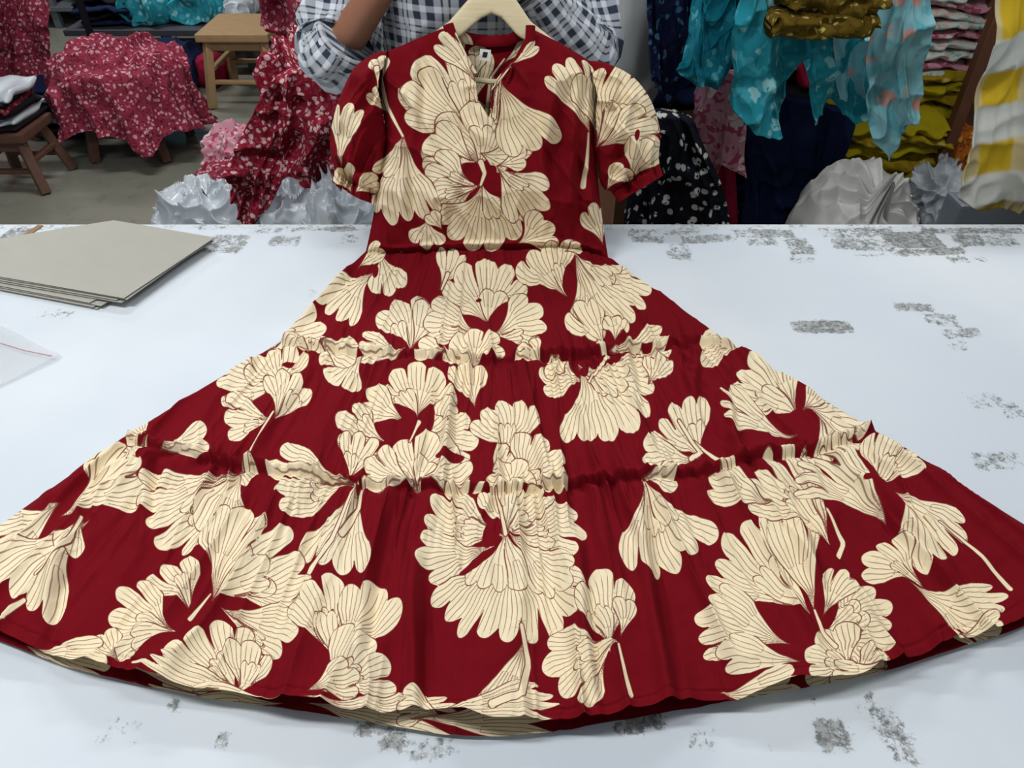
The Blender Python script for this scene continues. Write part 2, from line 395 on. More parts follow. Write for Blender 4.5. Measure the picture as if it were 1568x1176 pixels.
def sleeve(rows,nu=130,seed=1):
    X,Y,v,u=rowsurf(rows,nu,[17]*(len(rows)-1),True)
    q=2*u-1; n=len(rows)-1
    prof=np.interp(v,[0,1,2,3,4,n-1,n],[.016,.036,.047,.047,.035,.010,.026])
    bul=np.sqrt(np.clip(1-q**2,0,1))
    wr=(.026*ridge(X/30+Y/90,Y/46-X/60,0,seed)+.018*(vn(X/16,Y/26,0,seed+1)-.5)+.020*ridge(u*7+v*.4,v*.35,0,seed+3)**2)*bul
    g=np.exp(-np.abs(v-(n-1))*1.6)*.018*ridge(u*20,v*.4,0,seed+5)+np.exp(-v*1.4)*.014*ridge(u*18,v*.7,0,seed+6)
    g=g-.008*np.exp(-((v-(n-1))/.18)**2)
    dress_add(X,Y,wr-.016*bul+g*bul+.002,prof*bul)
    dress_add(X,Y,0*X,-prof*bul-.001,pcoord=(X+15,Y+10))
sleeve([[(607,80),(596,130),(598,180),(606,222)],[(583,85),(575,145),(603,240)],[(552,110),(558,190),(600,262)],[(528,162),(555,235),(598,285)],[(516,222),(556,265),(595,297)],[(523,266),(556,288),(590,304)],[(519,284),(556,307),(590,322)]],seed=3)
sleeve([[(920,95),(931,150),(930,200),(926,232)],[(949,100),(958,165),(932,250)],[(988,120),(975,190),(935,268)],[(1016,156),(990,230),(938,285)],[(1031,205),(998,250),(945,296)],[(1029,248),(1000,270),(955,300)],[(1036,274),(1002,294),(966,316)]],seed=9)
def ribbon(pts,w,off,n=80):
    c=resample(pts,n); t=np.gradient(c,axis=0); t/=np.linalg.norm(t,axis=1)[:,None]+1e-9; nr=np.stack([-t[:,1],t[:,0]],-1)
    s=np.linspace(-1,1,7)
    G=c[None]+s[:,None,None]*nr[None]*w/2
    o=.004*np.sqrt(1-s[:,None]**2*.95)+0*G[...,0]
    dress_add(G[...,0],G[...,1],o,off)
ribbon([(700,38),(708,62),(722,90),(738,118)],17,.036)
ribbon([(829,40),(828,62),(812,92),(790,118),(782,128)],15,.036)
ribbon([(738,116),(744,158),(764,188)],6,.048)
ribbon([(784,126),(776,160),(766,188)],6,.048)
ribbon([(702,50),(730,60),(762,65),(795,63),(826,49)],18,-.022)
ribbon([(800,105),(790,135),(780,160),(774,192)],6,.055)
ribbon([(796,108),(778,128),(770,140),(768,172)],4,.057)

k=NT('dress_print_cotton')
at_=k.n('ShaderNodeAttribute'); at_.attribute_name='print'
sx=k.n('ShaderNodeSeparateXYZ'); k.l(at_.outputs['Vector'],sx.inputs[0])
mF=k.step(sx.outputs[0],-.5,.5,1,0)
mP=k.step(k.math('ABSOLUTE',sx.outputs[1]),.28,.9,1,0)
mO=k.step(k.math('ABSOLUTE',sx.outputs[2]),.5,1.3,1,0)
ln=k.math('MAXIMUM',k.math('MULTIPLY',mP,.72),k.math('MULTIPLY',mO,.92))
o=k.obj(); nz=k.noise(o,3,2)
cream=k.mix(nz.outputs[0],lin((240,221,180)),lin((236,225,197)))
red=k.mix(nz.outputs[0],lin((106,11,21)),lin((119,15,27)))
cc=k.mix(ln,cream,lin((108,26,22)))
k.col(k.mix(mF,red,cc)); k.rough(.92); k.spec(.06)
k.bump(k.noise(o,900,2).outputs[0],.12,.001)
DVa=np.concatenate(DV);DQa=np.concatenate(DQ);DAa=np.concatenate(DA)
dress=mesh_np('tiered_floral_dress',DVa,DQa,k.m)
a=dress.data.attributes.new('print','FLOAT_VECTOR','POINT')
if len(dress.data.vertices)==len(DAa): a.data.foreach_set('vector',DAa.astype(np.float32).ravel())
m_lab=m_plain('label_satin',(225,222,215))
X,Y,v,u=rowsurf([[(750,74),(767,76)],[(748,92),(765,94)]],6,[5])
lab=mesh_np('neck_label',S(X,Y,-.010).reshape(-1,3),gridq(*X.shape),m_lab); parent(lab,dress)
X,Y,v,u=rowsurf([[(755,79),(762,80)],[(753,87),(760,88)]],4,[3])
lab=mesh_np('label_size_mark',S(X,Y,-.0088).reshape(-1,3),gridq(*X.shape),m_plain('label_ink',(40,40,50))); parent(lab,dress)

# ------------------------------------------------------------ hanger
k=NT('hanger_wood'); o=k.obj(); mp=k.n('ShaderNodeMapping'); mp.inputs['Scale'].default_value=(6,60,60); k.l(o,mp.inputs[0])
n=k.noise(mp.outputs[0],4,3); k.col(k.mix(n.outputs[0],lin((204,186,140)),lin((228,216,182)))); k.rough(.45); m_hw=k.m
k=NT('metal_wire'); k.col(lin((190,190,190))); k.rough(.25); k.b.inputs['Metallic'].default_value=1; m_metal=k.m
def slab(pts,ws,t,n=50,off0=0):
    c=resample(pts,n); tt=np.gradient(c,axis=0); tt/=np.linalg.norm(tt,axis=1)[:,None]; nr=np.stack([-tt[:,1],tt[:,0]],-1)
    W=np.interp(np.linspace(0,1,n),np.linspace(0,1,len(ws)),ws)
    K=16; A=np.linspace(0,2*np.pi,K,endpoint=False)
    ca=np.sign(np.cos(A))*np.abs(np.cos(A))**.5; sa=np.sign(np.sin(A))*np.abs(np.sin(A))**.5
    G=c[:,None]+ca[None,:,None]*nr[:,None]*W[:,None,None]/2
    V=S(G[...,0],G[...,1],off0+sa[None]*t/2+0*G[...,0])
    return V.reshape(-1,3),gridq(n,K,0,True)
hang=empty('wooden_hanger',tuple(S(np.array(768.),np.array(-5.),0.)))
for nm,pts in (('arm_1',[(775,-6),(742,14),(712,44),(668,74),(622,100)]),('arm_2',[(762,-6),(795,14),(818,44),(868,80),(908,112)])):
    V,Q=slab(pts,[44,34,28,24,18],.012); parent(mesh_np(nm,V,Q,m_hw),hang)
V,Q=slab([(632,112),(770,128),(898,122)],[8,8,8],.008); parent(mesh_np('trouser_bar',V,Q,m_hw),hang)
cu=bpy.data.curves.new('hook','CURVE'); cu.dimensions='3D'; cu.bevel_depth=.002; sp=cu.splines.new('POLY')
hk=[(768,-10),(768,-38)]+[(790-22*math.cos(t)*1.0,-55-22*math.sin(t)) for t in np.linspace(-.6,3.6,16)]
sp.points.add(len(hk)-1)
for i,(x,y) in enumerate(hk):
    p=S(np.array(float(x)),np.array(float(y)),0.); sp.points[i].co=(*p,1)
ho=bpy.data.objects.new('hook',cu); SC.collection.objects.link(ho); cu.materials.append(m_metal); parent(ho,hang)
HOOK=S(np.array(772.),np.array(-62.),0.)

# ------------------------------------------------------------ table
NX,NY=620,230
xs=np.linspace(-1.95,1.95,NX); ys=np.linspace(.06,float(on_z(800,351,TZ)[1]),NY)
TY=ys[-1]
GX,GY=np.meshgrid(xs,ys)
wear=np.zeros_like(GX)
def patch(x0,y0,x1,y1,s=1.0,rot=0):
    global wear
    a=on_z(x0,y0,TZ);b=on_z(x1,y0,TZ);c=on_z(x1,y1,TZ);d=on_z(x0,y1,TZ)
    cx=(a[0]+b[0]+c[0]+d[0])/4;cy=(a[1]+c[1])/2;hx=abs(b[0]-a[0]+c[0]-d[0])/4;hy=abs(a[1]-c[1])/2
    dx=GX-cx;dy=GY-cy;ca,sa=math.cos(rot),math.sin(rot); X=dx*ca+dy*sa;Y=-dx*sa+dy*ca
    m=np.clip(((1-np.abs(X)/hx)*hx/.008+.5),0,1)*np.clip(((1-np.abs(Y)/hy)*hy/.008+.5),0,1)
    wear=np.maximum(wear,m*s)
for p in [(325,366,385,396,.8),(385,355,440,366,.6),(420,368,470,385,.65),(455,354,560,362,.8),(530,366,562,380,.6),(50,372,120,388,.7),(0,355,40,385,.8),
 (975,356,1095,368,.65),(985,368,1040,380,.8),(1040,380,1080,408,.6),(1060,366,1150,380,.85),(1145,358,1240,372,.85),(1165,372,1215,384,.8),(1228,372,1270,398,.85),(1280,355,1400,372,.85),(1300,372,1395,392,.8),
 (1380,362,1470,388,1.0),(1390,388,1510,400,.8),(1440,356,1600,366,.95),(1490,366,1590,385,.8),(1480,400,1545,412,.6),(1230,400,1275,412,.5),(1330,395,1400,402,.6),
 (1236,501,1332,521,1.05),(1398,474,1460,488,.75),(1445,490,1500,512,.75),(1470,512,1535,528,.7),(1480,530,1512,548,.65),(1510,612,1570,640,.6),(1560,628,1600,655,.7),(1515,705,1600,735,.65),
 (262,1092,284,1112,1.0),(335,1142,362,1176,1.0),(550,1126,585,1152,.95),(590,1135,640,1176,.85),(640,1150,720,1190,.75),(955,1122,1010,1150,.85),(1005,1112,1045,1140,.7),(1270,1120,1330,1176,.85),(1330,1080,1372,1130,.6),(1360,1110,1420,1176,.65),(1260,1085,1280,1105,.8),(1180,1150,1215,1180,.5),
 (478,448,496,468,.55),(150,1120,220,1170,.45),(1070,1140,1120,1176,.45),(60,480,140,500,.35),(1550,820,1600,840,.5),(1380,1140,1440,1200,.6),(1240,470,1270,485,.35)]:
    patch(*p[:4],p[4]*.95,rot=random.uniform(-.12,.12))
wear=np.maximum(wear,.45*np.clip((GY-(TY-.035))/.02,0,1))
bot=np.stack([GX,GY,np.full_like(GX,TZ)],-1).reshape(-1,3)
k=NT('painted_table_top'); o=k.obj()
at_=k.n('ShaderNodeAttribute'); at_.attribute_name='wear'
n1=k.noise(o,16,3,.6); n2=k.noise(o,110,6,.8); n3=k.noise(o,2.2,3,.5)
s=k.math('ADD',k.math('MULTIPLY',n2.outputs[0],1.0),k.math('MULTIPLY',n1.outputs[0],.4))
s=k.math('ADD',s,k.math('MULTIPLY',at_.outputs['Fac'],.34))
mk=k.step(s,.87,.99)
mk=k.math('MULTIPLY',mk,k.step(at_.outputs['Fac'],.03,.3,.3,1))
sc=k.step(k.noise(o,150,5,.75).outputs[0],.42,.58)
gcol=k.mix(sc,lin((70,72,70)),lin((160,162,158)))
wht=k.mix(k.step(n3.outputs[0],.35,.7),lin((206,215,223)),lin((219,226,231)))
k.col(k.mix(k.math('MULTIPLY',mk,.85),wht,gcol)); k.rough(.5); k.spec(.3)
k.bump(mk,.25,.0012)
m_tab=k.m
tab=empty('cutting_table',(0,.7,0))
top=mesh_np('table_top_surface',bot,gridq(NY,NX),m_tab,False)
a=top.data.attributes.new('wear','FLOAT','POINT'); a.data.foreach_set('value',wear.astype(np.float32).ravel()); parent(top,tab)
m_edge=m_plain('table_edge_wood',(196,186,170),.7)
m_wood=m_plain('old_wood',(128,92,58),.65,.3,30)
bm=bmesh.new(); add_box(bm,(-1.95,.06,TZ-.045),(1.95,TY+.002,TZ-.0006),0,.0)
parent(from_bm('table_slab',bm,m_edge),tab)
bm=bmesh.new()
for x in (-1.85,0,1.85):
    for y in (.14,TY-.1): add_box(bm,(x-.035,y-.035,0),(x+.035,y+.035,TZ-.05))
    add_box(bm,(x-.02,.14,.2),(x+.02,TY-.1,.26))
add_box(bm,(-1.85,TY-.12,TZ-.13),(1.85,TY-.09,TZ-.045)); add_box(bm,(-1.85,.13,TZ-.13),(1.85,.16,TZ-.045))
parent(from_bm('table_legs',bm,m_wood),tab)
a=on_z(0,397,TZ);b=on_z(64,353,TZ); bm=bmesh.new(); dirv=(b-a)/np.linalg.norm(b-a)
beam(bm,Vector(a-dirv*.25)+Vector((0,0,.0005)),Vector(b)+Vector((0,0,.0005)),.012,.003,.0)
parent(from_bm('joint_strip',bm,m_plain('joint_strip_brown',(146,112,78),.7)),tab)

# ------------------------------------------------------------ board sheets stack
m_bd=m_plain('grey_board',(174,173,163),.9,.05,25); m_bd2=m_plain('grey_board_edge',(138,136,128),.9,.1,60)
def sheet(bm,quad,z,t):
    P=[on_z(x,y,TZ+z) for x,y in quad]
    lo=[bm.verts.new((p[0],p[1],TZ+z)) for p in P]; hi=[bm.verts.new((p[0],p[1],TZ+z+t)) for p in P]
    bm.faces.new(hi); bm.faces.new(lo[::-1])
    for i in range(4): bm.faces.new((lo[i],lo[(i+1)%4],hi[(i+1)%4],hi[i])).material_index=1
bm=bmesh.new(); z=.001
qs=[[(-190,417),(150,357),(322,386),(152,484)],[(-190,417),(156,356),(325,384),(146,481)],[(-195,414),(154,354),(322,382),(158,479)],[(-185,412),(160,353),(331,381),(140,474)],[(-188,410),(168,350),(327,379),(190,474)],[(-180,408),(170,349),(335,377),(182,470)],[(-182,405),(175,347),(331,375),(199,469)],[(-178,402),(178,345),(336,372),(194,467)]]
for qd in qs:
    sheet(bm,qd,z,.0014); z+=.0025
bmesh.ops.recalc_face_normals(bm,faces=bm.faces)
ob=from_bm('cardboard_sheet_stack',bm,m_bd); ob.data.materials.append(m_bd2)
# ------------------------------------------------------------ poly bag
k=NT('clear_polybag'); k.col(lin((225,228,230))); k.rough(.25); k.b.inputs['Alpha'].default_value=.38; m_poly=k.m
X,Y,v,u=rowsurf([[(-150,470),(-40,488),(4,510),(92,553)],[(-150,560),(-40,575),(20,590),(94,556)],[(-160,650),(-60,630),(0,604),(92,560)]],60,[20,20])
P=on_z(X,Y,TZ+.003); P=np.moveaxis(P,0,-1).copy(); P[...,2]=TZ+.002+.006*ridge(P[...,0]*14,P[...,1]*16,0,4)
pb=mesh_np('clear_plastic_bag',P.reshape(-1,3),gridq(*X.shape),m_poly)
cu=bpy.data.curves.new('bag_seal_line','CURVE'); cu.dimensions='3D'; cu.bevel_depth=.0007; sp=cu.splines.new('POLY')
pp=[(-60,520),(0,536),(40,548),(80,556)]; sp.points.add(3)
for i,(x,y) in enumerate(pp): p=on_z(x,y,TZ+.009); sp.points[i].co=(*p,1)
ho=bpy.data.objects.new('bag_seal_line',cu); SC.collection.objects.link(ho); cu.materials.append(m_plain('seal_pink',(196,140,150))); parent(ho,pb)

# ------------------------------------------------------------ cloth generators
def heap(name,c,r,mat,seed=0,amp=.12,fr=6,zmin=None,n=(170,110),pw=.8,aniso=(1,1,.5),crk=0.0):
    th=np.linspace(0,2*np.pi,n[0],endpoint=False)[None]; ph=np.linspace(.0004,math.pi-.0004,n[1])[:,None]
    s=np.sin(ph)**pw
    x=s*np.cos(th);y=s*np.sin(th);z=np.cos(ph)+0*th
    ax,ay,az=aniso
    X=x*r[0];Y=y*r[1];Z=z*r[2]
    wx=X+.25*min(r)*(vn(X*3,Y*3,Z*3,seed+3)-.5)*2
    d=ridge(wx*fr*ax,Y*fr*ay,Z*fr*az,seed)**1.6*.8+ridge(wx*fr*2.1*ax,Y*fr*2.1*ay,Z*fr*2.1*az,seed+1)**1.3*.45+(vn(X*2.2,Y*2.2,Z*2.2,seed+2)-.5)*.9-.85
    if crk: d=d+crk*(ridge(wx*fr*2.6+Y*9,Y*fr*2,Z*fr*2.6,seed+5)**6+ridge(wx*fr*3.6-Y*8,Y*fr*3,Z*fr*3.6,seed+6)**6-.5)
    k=1+amp*d/ (sum(r)/3)
    V=np.stack([c[0]+X*k,c[1]+Y*k,c[2]+Z*k],-1)
    if zmin is not None: V[...,2]=np.maximum(V[...,2],zmin+.004*vn(X*9,Y*9,0,1))
    return mesh_np(name,V.reshape(-1,3),gridq(n[1],n[0],0,True),mat)
def heap_px(name,x0,x1,y0,y1,Y,depth,mat,**k):
    a=at(x0,(y0+y1)/2,Y);b=at(x1,(y0+y1)/2,Y);t=at((x0+x1)/2,y0,Y);d=at((x0+x1)/2,y1,Y)
    return heap(name,((a[0]+b[0])/2,Y+depth*.25,(t[2]+d[2])/2),((b[0]-a[0])/2,depth/2,(t[2]-d[2])/2),mat,**k)
def hanging(name,top,bot,Y,mat,folds=7,amp=.04,seed=0,nu=150,nv=130,thick=.004,lean=0.0,mid=None,crump=0.0):
    rows=[top]+( [mid] if mid else [])+[bot]
    X,Yp,v,u=rowsurf(rows,nu,[nv//(len(rows)-1)]*(len(rows)-1),True)
    vv=v/(len(rows)-1)
    P=np.moveaxis(at(X,Yp,Y),0,-1).copy()
    wob=vn(u*2.5,vv*1.6,0,seed)*1.6
    f=ridge(u*folds*.5+wob,vv*1.1,0,seed+1)**1.3+.4*ridge(u*folds*1.3+wob,vv*3,0,seed+2)
    P[...,1]-=amp*(f-.6)*(.35+.65*vv)-lean*vv
    if crump: P[...,1]-=crump*(ridge(P[...,0]*9+wob,P[...,2]*7,0,seed+8)**1.5+.5*ridge(P[...,0]*19,P[...,2]*17+wob,0,seed+9))
    P[...,0]+=.25*amp*(vn(u*folds,vv*4,0,seed+6)-.5)
    tb=np.clip(1-vv/.06,0,1); P[...,1]+=tb**2*.06; P[...,2]-=tb**3*.01
    P[...,2]=np.maximum(P[...,2],.004)
    ob=mesh_np(name,P.reshape(-1,3),gridq(*X.shape),mat)
    md=ob.modifiers.new('thickness','SOLIDIFY'); md.thickness=thick; md.offset=1
    return ob
def stack(name,lo,hi,n,mats,seed=0,bul=.015,tilt=.02,rotj=.04):
    V=[];Q=[];MI=[];b=0; rnd=random.Random(seed); nx,K=44,26
    H=(hi[2]-lo[2])/n
    for i in range(n):
        cz=lo[2]+H*(i+.5); jx=rnd.uniform(-1,1)*.02; jy=rnd.uniform(-1,1)*.02; sx=rnd.uniform(.93,1.03)
        s=np.linspace(-1,1,nx)[:,None]; A=np.linspace(0,2*np.pi,K,endpoint=False)[None]
        capx=np.clip((1-np.abs(s))/.05,0.02,1)**.4
        ya=np.sign(np.cos(A))*np.abs(np.cos(A))**.45; za=np.sign(np.sin(A))*np.abs(np.sin(A))**.8
        hx=(hi[0]-lo[0])/2*sx; hy=(hi[1]-lo[1])/2
        x=(lo[0]+hi[0])/2+jx+s*hx+0*A
        y=(lo[1]+hi[1])/2+jy+ya*hy*(.96+.04*capx)+ (vn(s*4,A*1.5,i*3,seed)-.5)*bul*2
        z=cz+za*H*.54*capx+(vn(s*3+i,ya*2,0,seed+2)-.5)*H*.9*(1 if n>1 else .3)*(0 if i==0 else 1)+ tilt*s*(rnd.random()-.5)*(i>0)
        z=np.maximum(z,lo[2])
        rt=rnd.uniform(-rotj,rotj); cx0=(lo[0]+hi[0])/2; cy0=(lo[1]+hi[1])/2
        xr=cx0+(x-cx0)*math.cos(rt)-(y-cy0)*math.sin(rt); yr=cy0+(x-cx0)*math.sin(rt)+(y-cy0)*math.cos(rt)
        V.append(np.stack([xr,yr,z],-1).reshape(-1,3)); q=gridq(nx,K,b,True); Q.append(q); MI+= [i%len(mats)]*len(q); b+=nx*K
        for e in (0,nx-1):
            r=b-nx*K+e*K
            for j in range(0,K//2-1):
                Q.append(np.array([[r+j,r+j+1,r+K-2-j,r+K-1-j]])); MI.append(i%len(mats))
    ob=mesh_np(name,np.concatenate(V),np.concatenate(Q),mats[0])
    for m in mats[1:]: ob.data.materials.append(m)
    if len(ob.data.polygons)==len(MI): ob.data.polygons.foreach_set('material_index',np.array(MI,np.int32))
    return ob
def stack_px(name,x0,x1,y0,y1,Y,depth,n,mats,**k):
    a=at(x0,(y0+y1)/2,Y);b=at(x1,(y0+y1)/2,Y);t=at((x0+x1)/2,y0,Y);d=at((x0+x1)/2,y1,Y)
    return stack(name,(a[0],Y,d[2]),(b[0],Y+depth,t[2]),n,mats,**k)
def drape(name,c,rx,ry,ztop,zbot,mat,seed=0,folds=9,hump=.1,flare=.08):
    nt,nr=220,120; th=np.linspace(0,2*np.pi,nt,endpoint=False)[None]; s=np.linspace(0,1,nr)[:,None]
    ct,st=np.cos(th),np.sin(th)
    drop=zbot+(ztop-zbot)*.6*np.clip(1.6*vn(ct*1.9+5,st*1.9,0,seed)-.3,0,1)+0*s
    a=np.clip(s/.5,0,1); b=np.clip((s-.42)/.58,0,1)
    fold=ridge(ct*folds*.45+9,st*folds*.45,s*.8,seed+1)+.5*ridge(ct*folds+9,st*folds,s*1.5,seed+5)
    rad=np.sin(a*math.pi/2)*(1+flare*b*(fold-.5)*2.2)
    X=c[0]+rx*rad*ct;Y=c[1]+ry*rad*st
    dome=ztop+hump*np.cos(a*math.pi/2)-.03*a
    Z=dome*(1-b)+drop*b
    bump=(ridge(X*9,Y*9,Z*5,seed+3)**1.5*.07+ridge(X*20,Y*20,Z*9,seed+4)*.035)
    Z=Z+bump*(1-b); X=X+ct*bump*.8*a; Y=Y+st*bump*.8*a
    return mesh_np(name,np.stack([X,Y,Z],-1).reshape(-1,3),gridq(nr,nt,0,True),mat)
def stool(name,cx,cy,h,w,mat,d=None,splay=.05):
    d=d or w; bm=bmesh.new(); add_box(bm,(cx-w/2,cy-d/2,h-.04),(cx+w/2,cy+d/2,h),0,.008)
    for sx in (-1,1):
        for sy in (-1,1):
            beam(bm,(cx+sx*(w/2-.05),cy+sy*(d/2-.05),h-.03),(cx+sx*(w/2-.05+splay),cy+sy*(d/2-.05+splay),0.004),.042)
    for sy in (-1,1): beam(bm,(cx-w/2+.02,cy+sy*(d/2-.03),h*.35),(cx+w/2-.02,cy+sy*(d/2-.03),h*.35),.03,.02)
    for sx in (-1,1): beam(bm,(cx+sx*(w/2-.03),cy-d/2+.02,h*.5),(cx+sx*(w/2-.03),cy+d/2-.02,h*.5),.03,.02)
    for sy in (-1,1): beam(bm,(cx-w/2+.03,cy+sy*(d/2-.05),h-.07),(cx+w/2-.03,cy+sy*(d/2-.05),h-.07),.02,.05)
    return from_bm(name,bm,mat)

# ------------------------------------------------------------ fabrics
M_pink=m_print('pink_floral_cotton',(132,26,44),(214,178,180),(160,62,80),52,.36,.022)
M_pink2=m_print('rose_print_cotton',(146,52,72),(206,156,164),(96,28,42),44,.33,.03)
M_mar=m_print('maroon_print_cotton',(92,26,38),(170,110,118),(120,40,55),40,.28,.04)
M_navf=m_print('navy_floral_cotton',(14,16,26),(206,206,200),(22,24,38),32,.33,.015)
M_nav=m_plain('navy_cotton',(22,34,68),.85,.3,10)
M_nav2=m_print('navy_leaf_print',(24,30,62),(80,118,156),(34,44,80),30,.3,.05)
M_teal=m_print('turquoise_print',(42,150,166),(150,208,212),(76,174,188),18,.3,.06)
M_teal2=m_print('turquoise_deep',(22,124,144),(92,180,188),(42,142,162),26,.28,.05)
M_lt=m_print('light_blue_print',(140,196,206),(214,162,150),(100,180,192),14,.27,.06)
M_must=m_print('mustard_print',(172,146,30),(206,184,90),(144,118,22),22,.26,.03)
M_must2=m_plain('mustard_cotton',(184,166,24),.85,.2,9)
M_oliv=m_print('olive_sequin_print',(104,84,24),(200,180,100),(76,60,18),48,.26,.02)
M_mint=m_print('mint_print',(198,206,198),(120,180,168),(220,164,154),32,.3,.05)
M_wht=m_plain('white_sack_cloth',(208,208,204),.7,.06,10)
M_gry=m_plain('grey_white_cloth',(180,184,184),.8,.15,8)
M_red=m_plain('crimson_cotton',(140,24,54),.85,.25,8)
M_pkw=m_print('pale_pink_print',(200,144,158),(230,208,208),(164,38,76),24,.3,.06)
M_blk=m_plain('dark_bundle_cloth',(26,26,32),.9,.4,9)
M_org=m_print('orange_print',(190,104,30),(240,180,90),(120,60,30),34,.3,.03)
k=NT('polythene_wrap'); o=k.obj(); k.col(k.mix(k.noise(o,7,2).outputs[0],lin((176,186,192)),lin((208,214,220)))); k.rough(.35); k.b.inputs['Coat Weight'].default_value=.2; M_poly=k.m
k=NT('yellow_check_cloth'); o=k.obj(); sx=k.n('ShaderNodeSeparateXYZ'); k.l(o,sx.inputs[0])
def band(src,per,duty,w=.04):
    t=k.math('FRACT',k.math('DIVIDE',src,per)); t=k.math('ABSOLUTE',k.math('SUBTRACT',t,.5)); return k.step(t,duty/2-w,duty/2+w,1,0)
bx=band(k.math('ADD',sx.outputs[0],k.math('MULTIPLY',sx.outputs[2],.25)),.15,.5); bz=band(k.math('SUBTRACT',sx.outputs[2],k.math('MULTIPLY',sx.outputs[0],.2)),.15,.5)
sm=k.math('MULTIPLY',bx,bz)
c=k.mix(k.math('MAXIMUM',k.math('MULTIPLY',bz,.55),sm),lin((200,202,194)),lin((200,168,40))); k.col(c); k.rough(.85); k.spec(.15); M_ychk=k.m

# ------------------------------------------------------------ room
k=NT('polished_concrete_floor'); o=k.obj(); n=k.noise(o,1.2,5,.6); n2=k.noise(o,14,4)
c=k.mix(n.outputs[0],lin((108,110,98)),lin((154,154,140))); c=k.mix(k.step(n2.outputs[0],.55,.75,0,.35),c,lin((90,90,80)))
k.col(c); k.rough(.2); m_floor=k.m
bm=bmesh.new(); add_box(bm,(-5,-1.5,-.1),(4,7,0),0,0); from_bm('floor',bm,m_floor)
m_wall=m_plain('painted_wall',(150,156,160),.85,.08,2)
bm=bmesh.new(); add_box(bm,(-5,7,0),(4,7.12,3.2),0,0); from_bm('wall_back',bm,m_wall)
bm=bmesh.new(); add_box(bm,(-5.12,-1.5,0),(-5,7,3.2),0,0); from_bm('wall_left',bm,m_wall)
bm=bmesh.new(); add_box(bm,(4,-1.5,0),(4.12,7,3.2),0,0); from_bm('wall_right',bm,m_wall)
bm=bmesh.new(); add_box(bm,(-5,-1.5,3.2),(4,7,3.3),0,0); from_bm('ceiling',bm,m_plain('ceiling_white',(205,208,208),.9,.04,2))
m_trim=m_plain('skirting_paint',(90,92,96),.6)
bm=bmesh.new(); add_box(bm,(-5,6.97,0),(4,7,.12),0,.003); from_bm('baseboard_back',bm,m_trim)
bm=bmesh.new(); add_box(bm,(-5,-1.5,0),(-4.97,6.97,.12),0,.003); from_bm('baseboard_left',bm,m_trim)
k=NT('tube_glow'); k.b.inputs['Emission Color'].default_value=(1,1,1,1); k.b.inputs['Emission Strength'].default_value=5; m_tube=k.m
m_fix=m_plain('fixture_white',(220,220,220),.5,.03)
for i,(x,y) in enumerate([(-1.25,.6),(1.0,.7),(-1.1,3.0),(1.4,2.8),(-2.8,5.2)]):
    e=empty('tube_light_fixture',(x,y,2.8))
    bm=bmesh.new(); add_box(bm,(x-.62,y-.04,2.78),(x+.62,y+.04,2.83),0,.005)
    beam(bm,(x-.4,y,2.83),(x-.4,y,3.2),.01,bev=0); beam(bm,(x+.4,y,2.83),(x+.4,y,3.2),.01,bev=0)
    parent(from_bm('batten',bm,m_fix),e)
    bm=bmesh.new(); bmesh.ops.create_cone(bm,cap_ends=True,segments=16,radius1=.014,radius2=.014,depth=1.18,matrix=Matrix.Translation((x,y,2.76))@Matrix.Rotation(math.pi/2,4,'Y'))
    parent(from_bm('tube',bm,m_tube,True),e)
    L=bpy.data.lights.new('lamp','AREA'); L.shape='RECTANGLE'; L.size=1.25; L.size_y=.16; L.energy=[31,13,29,29,42][i]; L.color=(.985,.99,1)
    lo=bpy.data.objects.new('lamp',L); lo.location=(x,y,2.72); SC.collection.objects.link(lo); parent(lo,e)

# ------------------------------------------------------------ background left
p=at(218,230,3.7)
cx=float(p[0]); M_dw=m_plain('dark_stool_wood',(92,62,48),.6,.3,20)
stool('wooden_stool',cx,3.75,.36,.36,M_dw)
drape('pink_print_cloth_pile',(cx,3.75),.25,.24,.37,.10,M_pink2,seed=5,hump=.09,flare=.18)
p=at(382,120,4.4); stool('wooden_bench',float(p[0]),4.55,.40,.40,m_plain('light_pine',(168,138,98),.6,.2,20),.45)
fx0=float(at(95,60,4.9)[0]); fx1=float(at(440,60,5.4)[0])
sort=empty('sorting_table',((fx0+fx1)/2,5.3,0)); st_h=.26
bm=bmesh.new(); add_box(bm,(fx0,4.95,st_h-.035),(fx1,5.7,st_h),0,.005)
for x in (fx0+.1,(fx0+fx1)/2,fx1-.1):
    for y in (5.0,5.6): add_box(bm,(x-.025,y-.025,0),(x+.025,y+.025,st_h-.03))
parent(from_bm('table_frame',bm,m_plain('sorting_table_steel',(66,68,74),.5,.1)),sort)
def on_table(name,x0,x1,Y,h,mat,seed,zb=st_h):
    a=float(at(x0,60,Y)[0]);b=float(at(x1,60,Y)[0]); return heap(name,((a+b)/2,Y,zb+h*.45),((b-a)/2,.26,h*.62),mat,seed=seed,amp=.07,fr=7,zmin=zb+.002)
on_table('turquoise_cloth_pile',205,305,5.25,.24,M_teal,3)
on_table('turquoise_cloth_pile',285,362,5.3,.18,M_teal,4)
on_table('wrapped_white_bundle',362,420,5.3,.12,M_poly,6)
parent(stack('folded_navy_cloths',(fx0+.05,5.0,st_h+.002),(fx0+.42,5.5,st_h+.16),4,[M_nav,M_blk],seed=2),sort)
heap('navy_cloth_bundle',(float(at(258,100,4.65)[0]),4.72,.1),(.18,.2,.14),M_nav,seed=16,amp=.06,fr=8,zmin=.003)
heap('crimson_cloth_bundle',(float(at(322,92,4.7)[0]),4.75,.08),(.11,.15,.1),M_red,seed=17,amp=.05,fr=8,zmin=.003)
rk0=empty('steel_shelf_rack',(-1.6,6.2,0))
bm=bmesh.new()
